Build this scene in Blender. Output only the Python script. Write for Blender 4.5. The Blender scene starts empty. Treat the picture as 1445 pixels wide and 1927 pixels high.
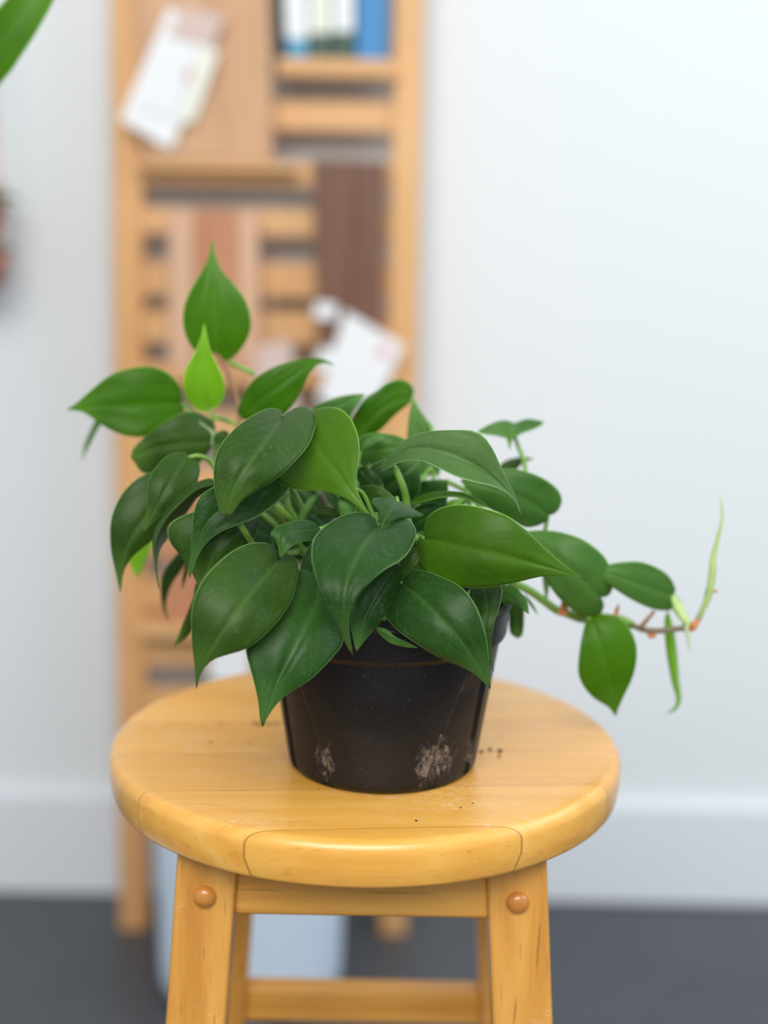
import bpy, bmesh, math, random
from math import sin, cos, pi, radians, sqrt, atan2
from mathutils import Vector, noise, Matrix

random.seed(7)
S = bpy.context.scene
COL = S.collection

# ------------------------------------------------------------------ camera
PITCH, ROLL = radians(12.2256), radians(1.0308)
CAM = Vector((0.0093, -0.98739, 0.96481))
FPX = 3010.4
fwd = Vector((0, cos(PITCH), -sin(PITCH)))
r0 = Vector((1, 0, 0)); u0 = r0.cross(fwd)
rgt = cos(ROLL)*r0 + sin(ROLL)*u0
upv = -sin(ROLL)*r0 + cos(ROLL)*u0
cd = bpy.data.cameras.new('camera'); cam = bpy.data.objects.new('camera', cd); COL.objects.link(cam)
m = Matrix((rgt, upv, -fwd)).transposed().to_4x4(); m.translation = CAM
cam.matrix_world = m
cd.sensor_fit = 'HORIZONTAL'; cd.sensor_width = 24.0; cd.lens = 50.0
cd.clip_start = 0.05
cd.dof.use_dof = True; cd.dof.focus_distance = 0.905; cd.dof.aperture_fstop = 2.1
S.camera = cam

# ------------------------------------------------------------------ world and light
w = bpy.data.worlds.new('daylight'); S.world = w; w.use_nodes = True
bg = w.node_tree.nodes['Background']
bg.inputs['Color'].default_value = (0.80, 0.91, 1.0, 1); bg.inputs['Strength'].default_value = 0.62
def area(name, loc, target, sx, sy, power, color):
    l = bpy.data.lights.new(name, 'AREA'); l.shape = 'RECTANGLE'; l.size = sx; l.size_y = sy
    l.energy = power; l.color = color
    o = bpy.data.objects.new(name, l); COL.objects.link(o); o.location = loc
    o.rotation_euler = (Vector(target)-Vector(loc)).to_track_quat('-Z', 'Y').to_euler()
    return o
area('window_daylight', (2.1, -0.5, 1.75), (0, 0.2, 0.7), 1.3, 1.4, 15, (0.82, 0.92, 1.0))
area('front_window_daylight', (-0.2, -2.1, 2.3), (-0.15, 0.3, 0.6), 2.0, 1.3, 80, (1.0, 0.97, 0.90))
area('side_window_daylight', (1.6, 0.30, 1.9), (0.0, -0.1, 0.7), 0.7, 0.9, 8, (0.92, 0.97, 1.0))
S.view_settings.view_transform = 'Standard'; S.view_settings.look = 'None'
S.view_settings.gamma = 1.0; S.view_settings.use_curve_mapping = False
S.view_settings.exposure = 0.0

# ------------------------------------------------------------------ helpers
def at(px, py, Y):
    d = fwd + rgt*((px-722.5)/FPX) - upv*((py-963.5)/FPX)
    return CAM + d*((Y-CAM.y)/d.y)

def tag(o, label=None, cat=None, group=None, kind=None):
    if label: o['label'] = label
    if cat: o['category'] = cat
    if group: o['group'] = group
    if kind: o['kind'] = kind
    return o
def empty(name, loc, label=None, cat=None, group=None):
    o = bpy.data.objects.new(name, None); COL.objects.link(o); o.location = loc
    o.empty_display_size = 0.05
    return tag(o, label, cat, group)
def link(name, me, mat, parent=None, smooth=True):
    if mat is not None: me.materials.append(mat)
    if smooth:
        for p in me.polygons: p.use_smooth = True
    o = bpy.data.objects.new(name, me); COL.objects.link(o)
    if parent is not None:
        o.parent = parent
        off = Vector((0, 0, 0)); q = parent
        while q is not None:
            off += q.location; q = q.parent
        o.location = -off        # meshes are written in world coordinates
    return o
def bm_obj(name, bm, mat, parent=None, smooth=True, bevel=0, seg=3, sharp=None):
    bmesh.ops.recalc_face_normals(bm, faces=bm.faces)
    me = bpy.data.meshes.new(name); bm.to_mesh(me); bm.free()
    o = link(name, me, mat, parent, smooth)
    if bevel:
        b = o.modifiers.new('bevel', 'BEVEL'); b.width = bevel; b.segments = seg; b.limit_method = 'ANGLE'
        b.harden_normals = True
    return o
def box_bm(p0, p1, bm=None):
    bm = bm or bmesh.new()
    x0, y0, z0 = p0; x1, y1, z1 = p1
    v = [bm.verts.new(c) for c in ((x0,y0,z0),(x1,y0,z0),(x1,y1,z0),(x0,y1,z0),(x0,y0,z1),(x1,y0,z1),(x1,y1,z1),(x0,y1,z1))]
    for f in ((0,3,2,1),(4,5,6,7),(0,1,5,4),(1,2,6,5),(2,3,7,6),(3,0,4,7)): bm.faces.new([v[i] for i in f])
    return bm
def hexa_bm(b, t, bm=None):
    """box from four bottom and four top corner points"""
    bm = bm or bmesh.new()
    v = [bm.verts.new(c) for c in list(b)+list(t)]
    for f in ((0,3,2,1),(4,5,6,7),(0,1,5,4),(1,2,6,5),(2,3,7,6),(3,0,4,7)): bm.faces.new([v[i] for i in f])
    return bm
def lathe_bm(prof, n=96, c=(0,0), fn=None, bm=None):
    bm = bm or bmesh.new(); rings = []
    for r, z in prof:
        ring = []
        for k in range(n):
            a = 2*pi*k/n; rr = fn(r, z, a) if fn else r
            ring.append(bm.verts.new((c[0]+rr*cos(a), c[1]+rr*sin(a), z)))
        rings.append(ring)
    for i in range(len(rings)-1):
        for k in range(n):
            bm.faces.new((rings[i][k], rings[i][(k+1) % n], rings[i+1][(k+1) % n], rings[i+1][k]))
    bm.faces.new(rings[0][::-1]); bm.faces.new(rings[-1])
    return bm
def crom(pts, n):
    """Catmull-Rom through pts, n samples spaced evenly along it"""
    P = [Vector(p) for p in pts]
    if len(P) == 2: P = [P[0], (P[0]+P[1])/2, P[1]]
    Q = [2*P[0]-P[1]] + P + [2*P[-1]-P[-2]]
    fine = []
    for i in range(1, len(Q)-2):
        a, b, c, d = Q[i-1], Q[i], Q[i+1], Q[i+2]
        for k in range(12):
            t = k/12.0
            fine.append(0.5*((2*b)+(c-a)*t+(2*a-5*b+4*c-d)*t*t+(3*b-a-3*c+d)*t*t*t))
    fine.append(P[-1])
    L = [0.0]
    for i in range(1, len(fine)): L.append(L[-1]+(fine[i]-fine[i-1]).length)
    out = []; j = 0
    for k in range(n):
        s = L[-1]*k/(n-1)
        while j < len(L)-2 and L[j+1] < s: j += 1
        f = (s-L[j])/max(1e-9, L[j+1]-L[j])
        out.append(fine[j].lerp(fine[j+1], min(1, max(0, f))))
    return out
def tube_bm(pts, radii, n=10, bm=None, samples=None):
    bm = bm or bmesh.new()
    samples = samples or max(10, 5*len(pts))
    C = crom(pts, samples); rings = []
    ref = Vector((0.13, 0.2, 1)).normalized()
    for i, c in enumerate(C):
        t = (C[min(i+1, len(C)-1)]-C[max(i-1, 0)]).normalized()
        if abs(t.dot(ref)) > .97: ref = Vector((1, 0.1, 0))
        a = t.cross(ref).normalized(); b = t.cross(a); f = i/(len(C)-1)
        if isinstance(radii, (int, float)): r = radii
        else:
            g = f*(len(radii)-1); k = min(int(g), len(radii)-2); r = radii[k]+(radii[k+1]-radii[k])*(g-k)
        rings.append([bm.verts.new(c+(a*cos(2*pi*q/n)+b*sin(2*pi*q/n))*r) for q in range(n)])
    for i in range(len(rings)-1):
        for q in range(n):
            bm.faces.new((rings[i][q], rings[i][(q+1) % n], rings[i+1][(q+1) % n], rings[i+1][q]))
    bm.faces.new(rings[0][::-1]); bm.faces.new(rings[-1])
    return bm

# ------------------------------------------------------------------ materials
class NT:
    def __init__(s, name):
        s.m = bpy.data.materials.new(name); s.m.use_nodes = True
        s.t = s.m.node_tree; s.b = s.t.nodes['Principled BSDF']; s.out = s.t.nodes['Material Output']
    def n(s, typ, **kw):
        x = s.t.nodes.new(typ)
        for k, v in kw.items():
            if k.startswith('i_'):
                key = k[2:]
                key = int(key) if key.isdigit() else key.replace('_', ' ')
                x.inputs[key].default_value = v
            else: setattr(x, k, v)
        return x
    def l(s, a, b): s.t.links.new(a, b)
    def math(s, op, a, b=None, c=None):
        x = s.n('ShaderNodeMath', operation=op)
        for i, v in enumerate((a, b, c)):
            if v is None: continue
            if isinstance(v, (int, float)): x.inputs[i].default_value = v
            else: s.l(v, x.inputs[i])
        return x.outputs[0]
    def ramp(s, fac, stops):
        x = s.n('ShaderNodeValToRGB'); e = x.color_ramp.elements
        while len(e) < len(stops): e.new(0.5)
        for k, (p, c) in enumerate(stops): e[k].position = p; e[k].color = (*c, 1) if len(c) == 3 else c
        s.l(fac, x.inputs[0]); return x.outputs[0]
    def mix(s, fac, a, b, blend='MIX'):
        x = s.n('ShaderNodeMix', data_type='RGBA', blend_type=blend)
        for i, v in ((0, fac), (6, a), (7, b)):
            if isinstance(v, (int, float)): x.inputs[i].default_value = v
            elif isinstance(v, tuple): x.inputs[i].default_value = (*v, 1)
            else: s.l(v, x.inputs[i])
        return x.outputs[2]
    def coord(s, scale=(1,1,1), rot=(0,0,0), out='Object', loc=(0,0,0)):
        c = s.n('ShaderNodeTexCoord'); mp = s.n('ShaderNodeMapping')
        mp.inputs['Scale'].default_value = scale; mp.inputs['Rotation'].default_value = rot
        mp.inputs['Location'].default_value = loc
        s.l(c.outputs[out], mp.inputs[0]); return mp.outputs[0]
    def noise(s, vec, scale, detail=4, rough=.55, dist=0):
        x = s.n('ShaderNodeTexNoise', i_Scale=scale, i_Detail=detail, i_Roughness=rough, i_Distortion=dist)
        s.l(vec, x.inputs['Vector']); return x.outputs[0]
    def bump(s, h, strength, dist=.001):
        x = s.n('ShaderNodeBump', i_Strength=strength, i_Distance=dist); s.l(h, x.inputs['Height'])
        s.l(x.outputs[0], s.b.inputs['Normal'])

def plain(name, col, rough=.6, var=.06, scale=6, spec=.5, bump=0):
    t = NT(name); v = t.coord()
    n = t.noise(v, scale)
    c = t.mix(n, tuple(max(0, x*(1-var)) for x in col), tuple(min(1, x*(1+var)) for x in col))
    t.l(c, t.b.inputs['Base Color']); t.b.inputs['Roughness'].default_value = rough
    t.b.inputs['Specular IOR Level'].default_value = spec
    if bump: t.bump(t.noise(v, scale*30), bump)
    return t.m

def wood(name, dark, mid, light, axis='x', rough=.35, coat=.0, fine=1.0, marks=0.0, seat=False, streak=.5):
    t = NT(name)
    sc = {'x': (1.6, 30, 30), 'y': (30, 1.6, 30), 'z': (30, 30, 1.6)}[axis]
    rot = (0, 0, radians(-5)) if seat else (0, 0, 0)
    v = t.coord(sc, rot)
    raw = t.coord((1,1,1), rot)
    if seat:     # planks glued side by side across the round seat
        sep = t.n('ShaderNodeSeparateXYZ'); t.l(raw, sep.inputs[0])
        pl = t.math('DIVIDE', t.math('ADD', sep.outputs[1], 0.205), 0.06)
        fl = t.math('FLOOR', pl); fr = t.math('FRACT', pl)
        wn = t.n('ShaderNodeTexWhiteNoise', noise_dimensions='1D'); t.l(fl, wn.inputs['W'])
        add = t.n('ShaderNodeVectorMath', operation='ADD'); t.l(v, add.inputs[0])
        cmb = t.n('ShaderNodeCombineXYZ'); t.l(t.math('MULTIPLY', wn.outputs['Value'], 9.0), cmb.inputs[0]); t.l(fl, cmb.inputs[2])
        t.l(cmb.outputs[0], add.inputs[1]); v = add.outputs[0]
    n1 = t.noise(v, 1.0*fine, 5, .6, .8)
    n2 = t.noise(v, 4.5*fine, 3, .6, .3)
    g = t.math('ADD', t.math('MULTIPLY', n1, .7), t.math('MULTIPLY', n2, .3))
    c = t.ramp(g, [(.30, dark), (.5, mid), (.70, light)])
    # short dark pores along the grain
    sp = {'x': (14, 420, 420), 'y': (420, 14, 420), 'z': (420, 420, 14)}[axis]
    pv = t.coord(sp, rot); pn = t.noise(pv, 1.0, 1, .4)
    pm = t.ramp(pn, [(.66, (0,0,0)), (.74, (1,1,1))])
    c = t.mix(t.math('MULTIPLY', pm, streak), c, tuple(x*.45 for x in dark))
    r = t.math('ADD', t.math('MULTIPLY', n1, .15), rough-.07)
    if seat:
        tint = t.math('MULTIPLY', wn.outputs['Value'], .18)
        c = t.mix(tint, c, tuple(x*.72 for x in dark))
        seam = t.math('LESS_THAN', t.math('ABSOLUTE', t.math('SUBTRACT', fr, .5)), 0.494)
        c = t.mix(t.math('MULTIPLY', t.math('SUBTRACT', 1.0, seam), .55), c, tuple(x*.3 for x in dark))
        # worn, chalky rub marks
        wv = t.coord((5, 9, 5)); wm = t.noise(wv, 2.2, 3, .6)
        sc2 = t.noise(t.coord((60, 140, 60)), 2.0, 6, .75, 1.5)
        mk = t.math('MULTIPLY', t.ramp(wm, [(.47, (0,0,0)), (.62, (1,1,1))]), t.ramp(sc2, [(.50, (0,0,0)), (.62, (1,1,1))]))
        ge = t.n('ShaderNodeSeparateXYZ'); tc3 = t.n('ShaderNodeTexCoord'); t.l(tc3.outputs['Object'], ge.inputs[0])
        mk = t.math('MULTIPLY', mk, t.math('GREATER_THAN', ge.outputs[2], .5985))
        c = t.mix(t.math('MULTIPLY', mk, .42), c, (.80, .66, .50))
        r = t.math('ADD', r, t.math('MULTIPLY', mk, .35))
    if marks:
        wm = t.noise(t.coord((9, 9, 9)), 2.0, 2, .5)
        sc2 = t.noise(t.coord((60, 60, 160), (.3, .5, .2)), 1.6, 5, .7, 2)
        mk = t.math('MULTIPLY', t.ramp(wm, [(.60, (0,0,0)), (.66, (1,1,1))]), t.ramp(sc2, [(.58, (0,0,0)), (.64, (1,1,1))]))
        c = t.mix(t.math('MULTIPLY', mk, marks), c, (.85, .72, .55))
    t.l(c, t.b.inputs['Base Color']); t.l(r, t.b.inputs['Roughness'])
    t.b.inputs['Coat Weight'].default_value = coat; t.b.inputs['Coat Roughness'].default_value = .34
    t.bump(n2, .06)
    return t.m

def leafmat(name, base, base2, vein, transl, rough=.42, dust=.25, edge=None, trans=.35, spec=.25):
    """leaf blade: UV x runs across (0..1, 0.5 = midrib), UV y from notch to tip"""
    t = NT(name)
    uv = t.n('ShaderNodeTexCoord'); sep = t.n('ShaderNodeSeparateXYZ'); t.l(uv.outputs['UV'], sep.inputs[0])
    s = t.math('MULTIPLY', t.math('ABSOLUTE', t.math('SUBTRACT', sep.outputs[0], .5)), 2.0)
    u = sep.outputs[1]
    ov = t.coord()
    n1 = t.noise(ov, 28, 3, .5); n2 = t.noise(ov, 420, 6, .75, .8)
    oi = t.n('ShaderNodeObjectInfo')
    f = t.math('ADD', t.math('MULTIPLY', n1, .6), t.math('MULTIPLY', oi.outputs['Random'], .4))
    c = t.mix(t.ramp(f, [(.3, (0,0,0)), (.7, (1,1,1))]), base, base2)
    big = t.noise(t.coord(loc=(3, 1, 2)), 17, 2, .5, .5)
    c = t.mix(t.math('MULTIPLY', t.ramp(big, [(.42, (0,0,0)), (.62, (1,1,1))]), .45), c, tuple(x*q for x, q in zip(base2, (1.35, 1.30, 1.0))))
    # arching side veins
    ph = t.math('SUBTRACT', t.math('MULTIPLY', u, 7.5), t.math('MULTIPLY', t.math('POWER', s, 1.3), 2.6))
    tri = t.math('ABSOLUTE', t.math('SUBTRACT', t.math('FRACT', ph), .5))
    vn = t.ramp(tri, [(.0, (1,1,1)), (.10, (.25,)*3), (.2, (0,0,0))])
    c = t.mix(t.math('MULTIPLY', vn, .045), c, vein)
    mr = t.ramp(s, [(.0, (1,1,1)), (.03, (.55,)*3), (.12, (0,0,0))])
    c = t.mix(t.math('MULTIPLY', mr, .26), c, vein)
    tipf = t.ramp(u, [(.72, (0,0,0)), (1.0, (1,1,1))])
    c = t.mix(t.math('MULTIPLY', tipf, .75), c, vein)
    # powdery water spots
    d = t.math('MULTIPLY', t.ramp(n2, [(.50, (0,0,0)), (.72, (1,1,1))]), t.ramp(t.noise(ov, 42, 6, .75, 1.6), [(.42, (0,0,0)), (.68, (1,1,1))]))
    c = t.mix(t.math('MULTIPLY', d, dust), c, (.20, .34, .22))
    em = t.ramp(s, [(.968, (0,0,0)), (.992, (1,1,1))])
    c = t.mix(t.math('MULTIPLY', em, .6), c, edge or tuple(min(1, x*2.2+.05) for x in vein))
    t.l(c, t.b.inputs['Base Color'])
    t.b.inputs['Specular IOR Level'].default_value = spec
    t.l(t.math('ADD', t.math('MULTIPLY', d, .2), rough), t.b.inputs['Roughness'])
    t.b.inputs['Sheen Weight'].default_value = dust*.10; t.b.inputs['Sheen Roughness'].default_value = .45; t.b.inputs['Sheen Tint'].default_value = (.55, .95, .7, 1)
    h = t.math('ADD', t.math('MULTIPLY', vn, .35), t.math('MULTIPLY', n2, .25))
    t.bump(h, .25, .0006)
    tr = t.n('ShaderNodeBsdfTranslucent'); t.l(t.mix(.4, transl, c), tr.inputs[0])
    mx = t.n('ShaderNodeMixShader', i_0=trans); t.l(t.b.outputs[0], mx.inputs[1]); t.l(tr.outputs[0], mx.inputs[2])
    t.l(mx.outputs[0], t.out.inputs[0])
    return t.m

M = {}
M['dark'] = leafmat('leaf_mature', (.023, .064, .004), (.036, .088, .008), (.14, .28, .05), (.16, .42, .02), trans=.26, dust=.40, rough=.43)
M['blue'] = leafmat('leaf_deep_green', (.014, .056, .005), (.024, .080, .010), (.12, .27, .06), (.13, .40, .02), trans=.24, dust=.40, rough=.41)  # deeper green blades, in the front ring and inside the crown
M['grey'] = leafmat('leaf_dusty_sky_sheen', (.055, .120, .030), (.080, .160, .045), (.17, .30, .11), (.14, .38, .04), trans=.18, dust=.55, rough=.50)  # dust, plus the upturned leaf's sky sheen painted into a greyer base
M['olive'] = leafmat('leaf_olive', (.042, .115, .002), (.062, .155, .004), (.16, .33, .04), (.24, .55, .01), trans=.32, dust=.2, rough=.42)
M['green'] = leafmat('leaf_green', (.042, .135, .001), (.065, .185, .002), (.15, .36, .03), (.26, .62, .01), trans=.40, dust=.18, rough=.40)  # brightness of the backlit upper leaves is put into this green
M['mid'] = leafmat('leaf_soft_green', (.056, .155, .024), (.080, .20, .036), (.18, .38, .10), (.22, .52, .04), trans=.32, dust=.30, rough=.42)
M['new'] = leafmat('leaf_new', (.17, .38, .02), (.25, .50, .03), (.34, .60, .06), (.45, .85, .02), trans=.5, dust=.05, rough=.38)
M['pale'] = leafmat('leaf_unfurling', (.30, .44, .22), (.38, .52, .28), (.50, .63, .36), (.5, .75, .3), trans=.35, dust=.05, rough=.5)
M['petiole'] = plain('petiole_green', (.16, .32, .05), .45, .25, 60)
M['petiole_dark'] = plain('petiole_deep_green', (.10, .22, .05), .45, .25, 60)  # deeper green for the thickest stalk
M['stem_red'] = plain('stem_reddish', (.30, .15, .07), .55, .3, 120)
M['vine'] = plain('vine_brown', (.17, .125, .075), .5, .35, 150)
M['sheath'] = plain('dry_sheath', (.55, .22, .07), .75, .3, 200)
M['shoot'] = plain('shoot_pale', (.42, .58, .20), .45, .25, 120)
HONEY = ((.56, .265, .060), (.72, .385, .110), (.80, .475, .165))
M['seat'] = wood('seat_wood', (.64, .28, .036), (.79, .39, .068), (.86, .48, .110), 'x', .28, .4, .9, seat=True, streak=.25)
M['leg'] = wood('leg_wood', (.50, .205, .030), (.66, .315, .060), (.74, .39, .095), 'z', .36, .2, 1.1, marks=.6, streak=.55)
M['rail_x'] = wood('rail_wood', (.55, .225, .030), (.72, .345, .062), (.80, .43, .10), 'x', .36, .2, 1.1, streak=.5)
M['rail_y'] = wood('rail_wood_side', (.55, .225, .030), (.72, .345, .062), (.80, .43, .10), 'y', .36, .2, 1.1, streak=.5)
M['knob'] = wood('knob_wood', (.42, .15, .025), (.52, .20, .035), (.62, .28, .06), 'x', .22, .5, 2.0, streak=.3)
M['lad_z'] = wood('ladder_wood', (.60, .27, .095), (.72, .38, .15), (.78, .46, .20), 'z', .45, 0, .6, streak=.2)
M['lad_x'] = wood('ladder_slat_wood', (.62, .29, .105), (.74, .41, .175), (.80, .49, .23), 'x', .45, 0, .6, streak=.2)
M['board'] = wood('oak_board', (.44, .22, .11), (.60, .34, .18), (.68, .42, .25), 'z', .5, 0, .7, streak=.4)
M['cherry'] = wood('cherry_board', (.40, .15, .07), (.50, .21, .105), (.55, .25, .13), 'z', .5, 0, .7, streak=.3)
M['maple'] = wood('maple_strip', (.60, .33, .20), (.66, .39, .25), (.70, .44, .29), 'z', .5, 0, .7, streak=.2)
M['walnut'] = wood('walnut_board', (.12, .045, .024), (.16, .066, .037), (.20, .085, .050), 'z', .5, 0, 1.8, streak=.5)
M['wall'] = plain('wall_paint', (.775, .80, .825), .75, .012, 2, bump=.02)
M['base'] = plain('baseboard_paint', (.77, .80, .85), .6, .01, 2)
M['card'] = plain('card_paper', (.86, .86, .88), .6, .03, 20)
M['card_grey'] = plain('card_window', (.70, .74, .72), .5, .05, 20)
M['pink'] = plain('pink_print', (.74, .40, .42), .6, .08, 20)
M['cream'] = plain('cream_paper', (.82, .82, .72), .6, .03, 20)
M['kraft'] = plain('kraft_top', (.66, .50, .45), .7, .08, 20)
M['dark_cord'] = plain('dark_cord', (.12, .06, .04), .8, .2, 90)
M['cord'] = plain('cord', (.62, .50, .36), .8, .2, 90)
M['terracotta'] = plain('terracotta', (.52, .17, .11), .75, .15, 30)
M['rope'] = plain('pink_rope', (.72, .42, .38), .85, .15, 90)
M['white_pot'] = plain('white_plastic', (.72, .82, .94), .38, .01, 3)
M['book_black'] = plain('book_black', (.022, .022, .027), .5, .2, 10)
M['book_white'] = plain('book_white', (.80, .82, .83), .5, .04, 10)
M['book_blue'] = plain('book_blue', (.035, .23, .52), .45, .1, 10)
M['book_teal'] = plain('book_teal', (.06, .30, .48), .45, .1, 10)
M['book_green'] = plain('book_green', (.05, .10, .07), .5, .1, 10)
M['pages'] = plain('book_pages', (.74, .70, .62), .8, .05, 200)
M['foliage'] = plain('dark_foliage', (.035, .10, .030), .5, .3, 60)
M['bark'] = plain('stem_bark', (.20, .14, .08), .8, .3, 60)

def floor_mat():
    t = NT('concrete_floor'); v = t.coord()
    n = t.noise(v, 2.2, 6, .6, .4); n2 = t.noise(v, 38, 4, .6)
    f = t.math('ADD', t.math('MULTIPLY', n, .7), t.math('MULTIPLY', n2, .3))
    t.l(t.ramp(f, [(.35, (.048, .054, .064)), (.65, (.078, .084, .096))]), t.b.inputs['Base Color'])
    t.b.inputs['Roughness'].default_value = .38; t.bump(n2, .05); return t.m
def soil_mat():
    t = NT('potting_soil'); v = t.coord(); n = t.noise(v, 190, 6, .7)
    t.l(t.ramp(n, [(.35, (.010, .007, .005)), (.6, (.035, .022, .014)), (.75, (.11, .055, .03))]), t.b.inputs['Base Color'])
    t.b.inputs['Roughness'].default_value = .95; t.bump(n, .8, .004); return t.m
POT_C = (0.011, -0.040)
def pot_mat():
    t = NT('black_plastic'); v = t.coord()
    n = t.noise(v, 45, 5, .65); fine = t.noise(t.coord((1, 1, .35)), 420, 3, .6)
    c = t.ramp(n, [(.35, (.0055, .0055, .0072)), (.65, (.010, .0098, .0122))])
    spk = t.ramp(t.noise(v, 700, 1, .3), [(.735, (0,0,0)), (.77, (1,1,1))])
    c = t.mix(t.math('MULTIPLY', spk, .12), c, (.35, .33, .32))
    # mineral crust with ragged outline round two drain holes and beside the slit
    m_all = None
    for (p, rx, rz, k) in (((-.024, -.0945, .617), .010, .023, 1.0), ((.0425, -.0925, .619), .019, .026, 1.1), ((.0640, -.062, .618), .006, .024, .9), ((-.0470, -.050, .612), .004, .012, .5)):
        mp = t.n('ShaderNodeMapping', vector_type='TEXTURE'); mp.inputs['Location'].default_value = p
        mp.inputs['Scale'].default_value = (rx, .03, rz)
        tc = t.n('ShaderNodeTexCoord'); t.l(tc.outputs['Object'], mp.inputs[0])
        ln = t.n('ShaderNodeVectorMath', operation='LENGTH'); t.l(mp.outputs[0], ln.inputs[0])
        d = t.math('MULTIPLY', t.ramp(ln.outputs['Value'], [(.1, (1,1,1)), (1.0, (0,0,0))]), k)
        m_all = d if m_all is None else t.math('MAXIMUM', m_all, d)
    rag = t.noise(t.coord((1, 1, .55)), 150, 6, .75, 1.6)
    mk = t.ramp(t.math('ADD', t.math('MULTIPLY', m_all, .55), t.math('MULTIPLY', t.math('SUBTRACT', rag, .5), 1.9)), [(.30, (0,0,0)), (.48, (1,1,1))])
    mk = t.math('MULTIPLY', mk, t.math('MINIMUM', 1.0, t.math('MULTIPLY', m_all, 4.0)))
    cc = t.ramp(t.noise(v, 330, 4, .7), [(.38, (.055, .034, .020)), (.50, (.19, .165, .15)), (.60, (.30, .17, .07)), (.68, (.42, .41, .42))])
    c = t.mix(t.math('MULTIPLY', mk, .75), c, cc)
    t.b.inputs['Specular IOR Level'].default_value = .30
    t.l(c, t.b.inputs['Base Color'])
    t.l(t.math('ADD', .42, t.math('MULTIPLY', mk, .4)), t.b.inputs['Roughness'])
    h = t.math('ADD', t.math('MULTIPLY', fine, .25), t.math('MULTIPLY', mk, 1.2))
    t.bump(h, .35, .0008)
    return t.m

# ------------------------------------------------------------------ the room
WY = 1.0187
def struct(name, bm, mat):
    o = bm_obj(name, bm, mat, smooth=False); o['kind'] = 'structure'; return o
struct('floor', box_bm((-2.6, -2.2, -.05), (3.2, WY+.1, 0)), floor_mat())
struct('wall_back', box_bm((-2.6, WY, 0), (3.2, WY+.1, 2.8)), M['wall'])
bb = box_bm((-2.6, WY-.016, 0), (3.2, WY, .142))
o = struct('baseboard_back', bb, M['base'])
b = o.modifiers.new('bevel', 'BEVEL'); b.width = .005; b.segments = 3

# ------------------------------------------------------------------ stool
ST = .600
stool = empty('wooden_stool', (0, 0, 0), 'honey-coloured wooden stool with a round planked seat, holding the potted plant', 'stool')
def seat_bm():
    prof = []
    R = .165
    prof += [(.02, .5705), (R-.010, .5705)]
    for k in range(1, 6): a = k/6*pi/2; prof.append((R-.006+.0045*sin(a), .5705+.0045*(1-cos(a))))
    prof += [(R-.0006, .580), (R, .584), (R, .5905)]
    for k in range(1, 11):
        a = k/10*pi/2; prof.append((R-.0065*(1-cos(a)), .5915+.0082*sin(a)))
    prof += [(R-.0090, .6000), (R-.020, .6000), (.12, .5998), (.06, .5997), (.02, .5997)]
    return lathe_bm(prof, 160)
bm_obj('seat', seat_bm(), M['seat'], stool)
LEGTOP, SP = .571, .067
def leg_c(z): return .0908 + (.571-z)*SP
for sx in (-1, 1):
    for sy in (-1, 1):
        def quad(z):
            c = leg_c(z); h = .0180
            return [(sx*c-h, sy*c-h, z), (sx*c+h, sy*c-h, z), (sx*c+h, sy*c+h, z), (sx*c-h, sy*c+h, z)]
        lg = bm_obj('leg', hexa_bm(quad(0.0), quad(LEGTOP)), M['leg'], stool, bevel=.003)
        if True:
            cy = sy*(leg_c(.540)+.0180)
            kp = [(.0066, 0), (.0068, .0012), (.0063, .0026), (.0051, .0040), (.0034, .0049), (.0012, .0053)]
            kb = lathe_bm(kp, 28)
            for v in kb.verts:
                x, y, z = v.co; v.co = Vector((sx*.0925+x, cy+sy*(z-.0003), .5402+y))
            kk = bm_obj('knob', kb, M['knob'], stool); kk['label'] = 'rounded darker wooden screw cap'
def rail(name, z0, z1, thick, inset, side):
    c0, c1 = leg_c(z0), leg_c(z1); k = .016
    if side in 'fb':
        s = -1 if side == 'f' else 1
        y0 = s*(leg_c((z0+z1)/2)+.018-inset); y1 = y0 - s*thick
        a, b = sorted((y0, y1))
        bm = hexa_bm([(-c0+k, a, z0), (c0-k, a, z0), (c0-k, b, z0), (-c0+k, b, z0)], [(-c1+k, a, z1), (c1-k, a, z1), (c1-k, b, z1), (-c1+k, b, z1)])
        return bm_obj(name, bm, M['rail_x'], stool, bevel=.0035)
    s = -1 if side == 'l' else 1
    x0 = s*(leg_c((z0+z1)/2)+.018-inset); x1 = x0 - s*thick
    a, b = sorted((x0, x1))
    bm = hexa_bm([(a, -c0+k, z0), (b, -c0+k, z0), (b, c0-k, z0), (a, c0-k, z0)], [(a, -c1+k, z1), (b, -c1+k, z1), (b, c1-k, z1), (a, c1-k, z1)])
    return bm_obj(name, bm, M['rail_y'], stool, bevel=.0035)
for s in 'fblr': rail('apron', .525, .571, .018, .006, s)
for s in 'fb': rail('stretcher', .340, .367, .020, .008, s)
for s in 'lr': rail('stretcher', .225, .252, .020, .008, s)

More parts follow.
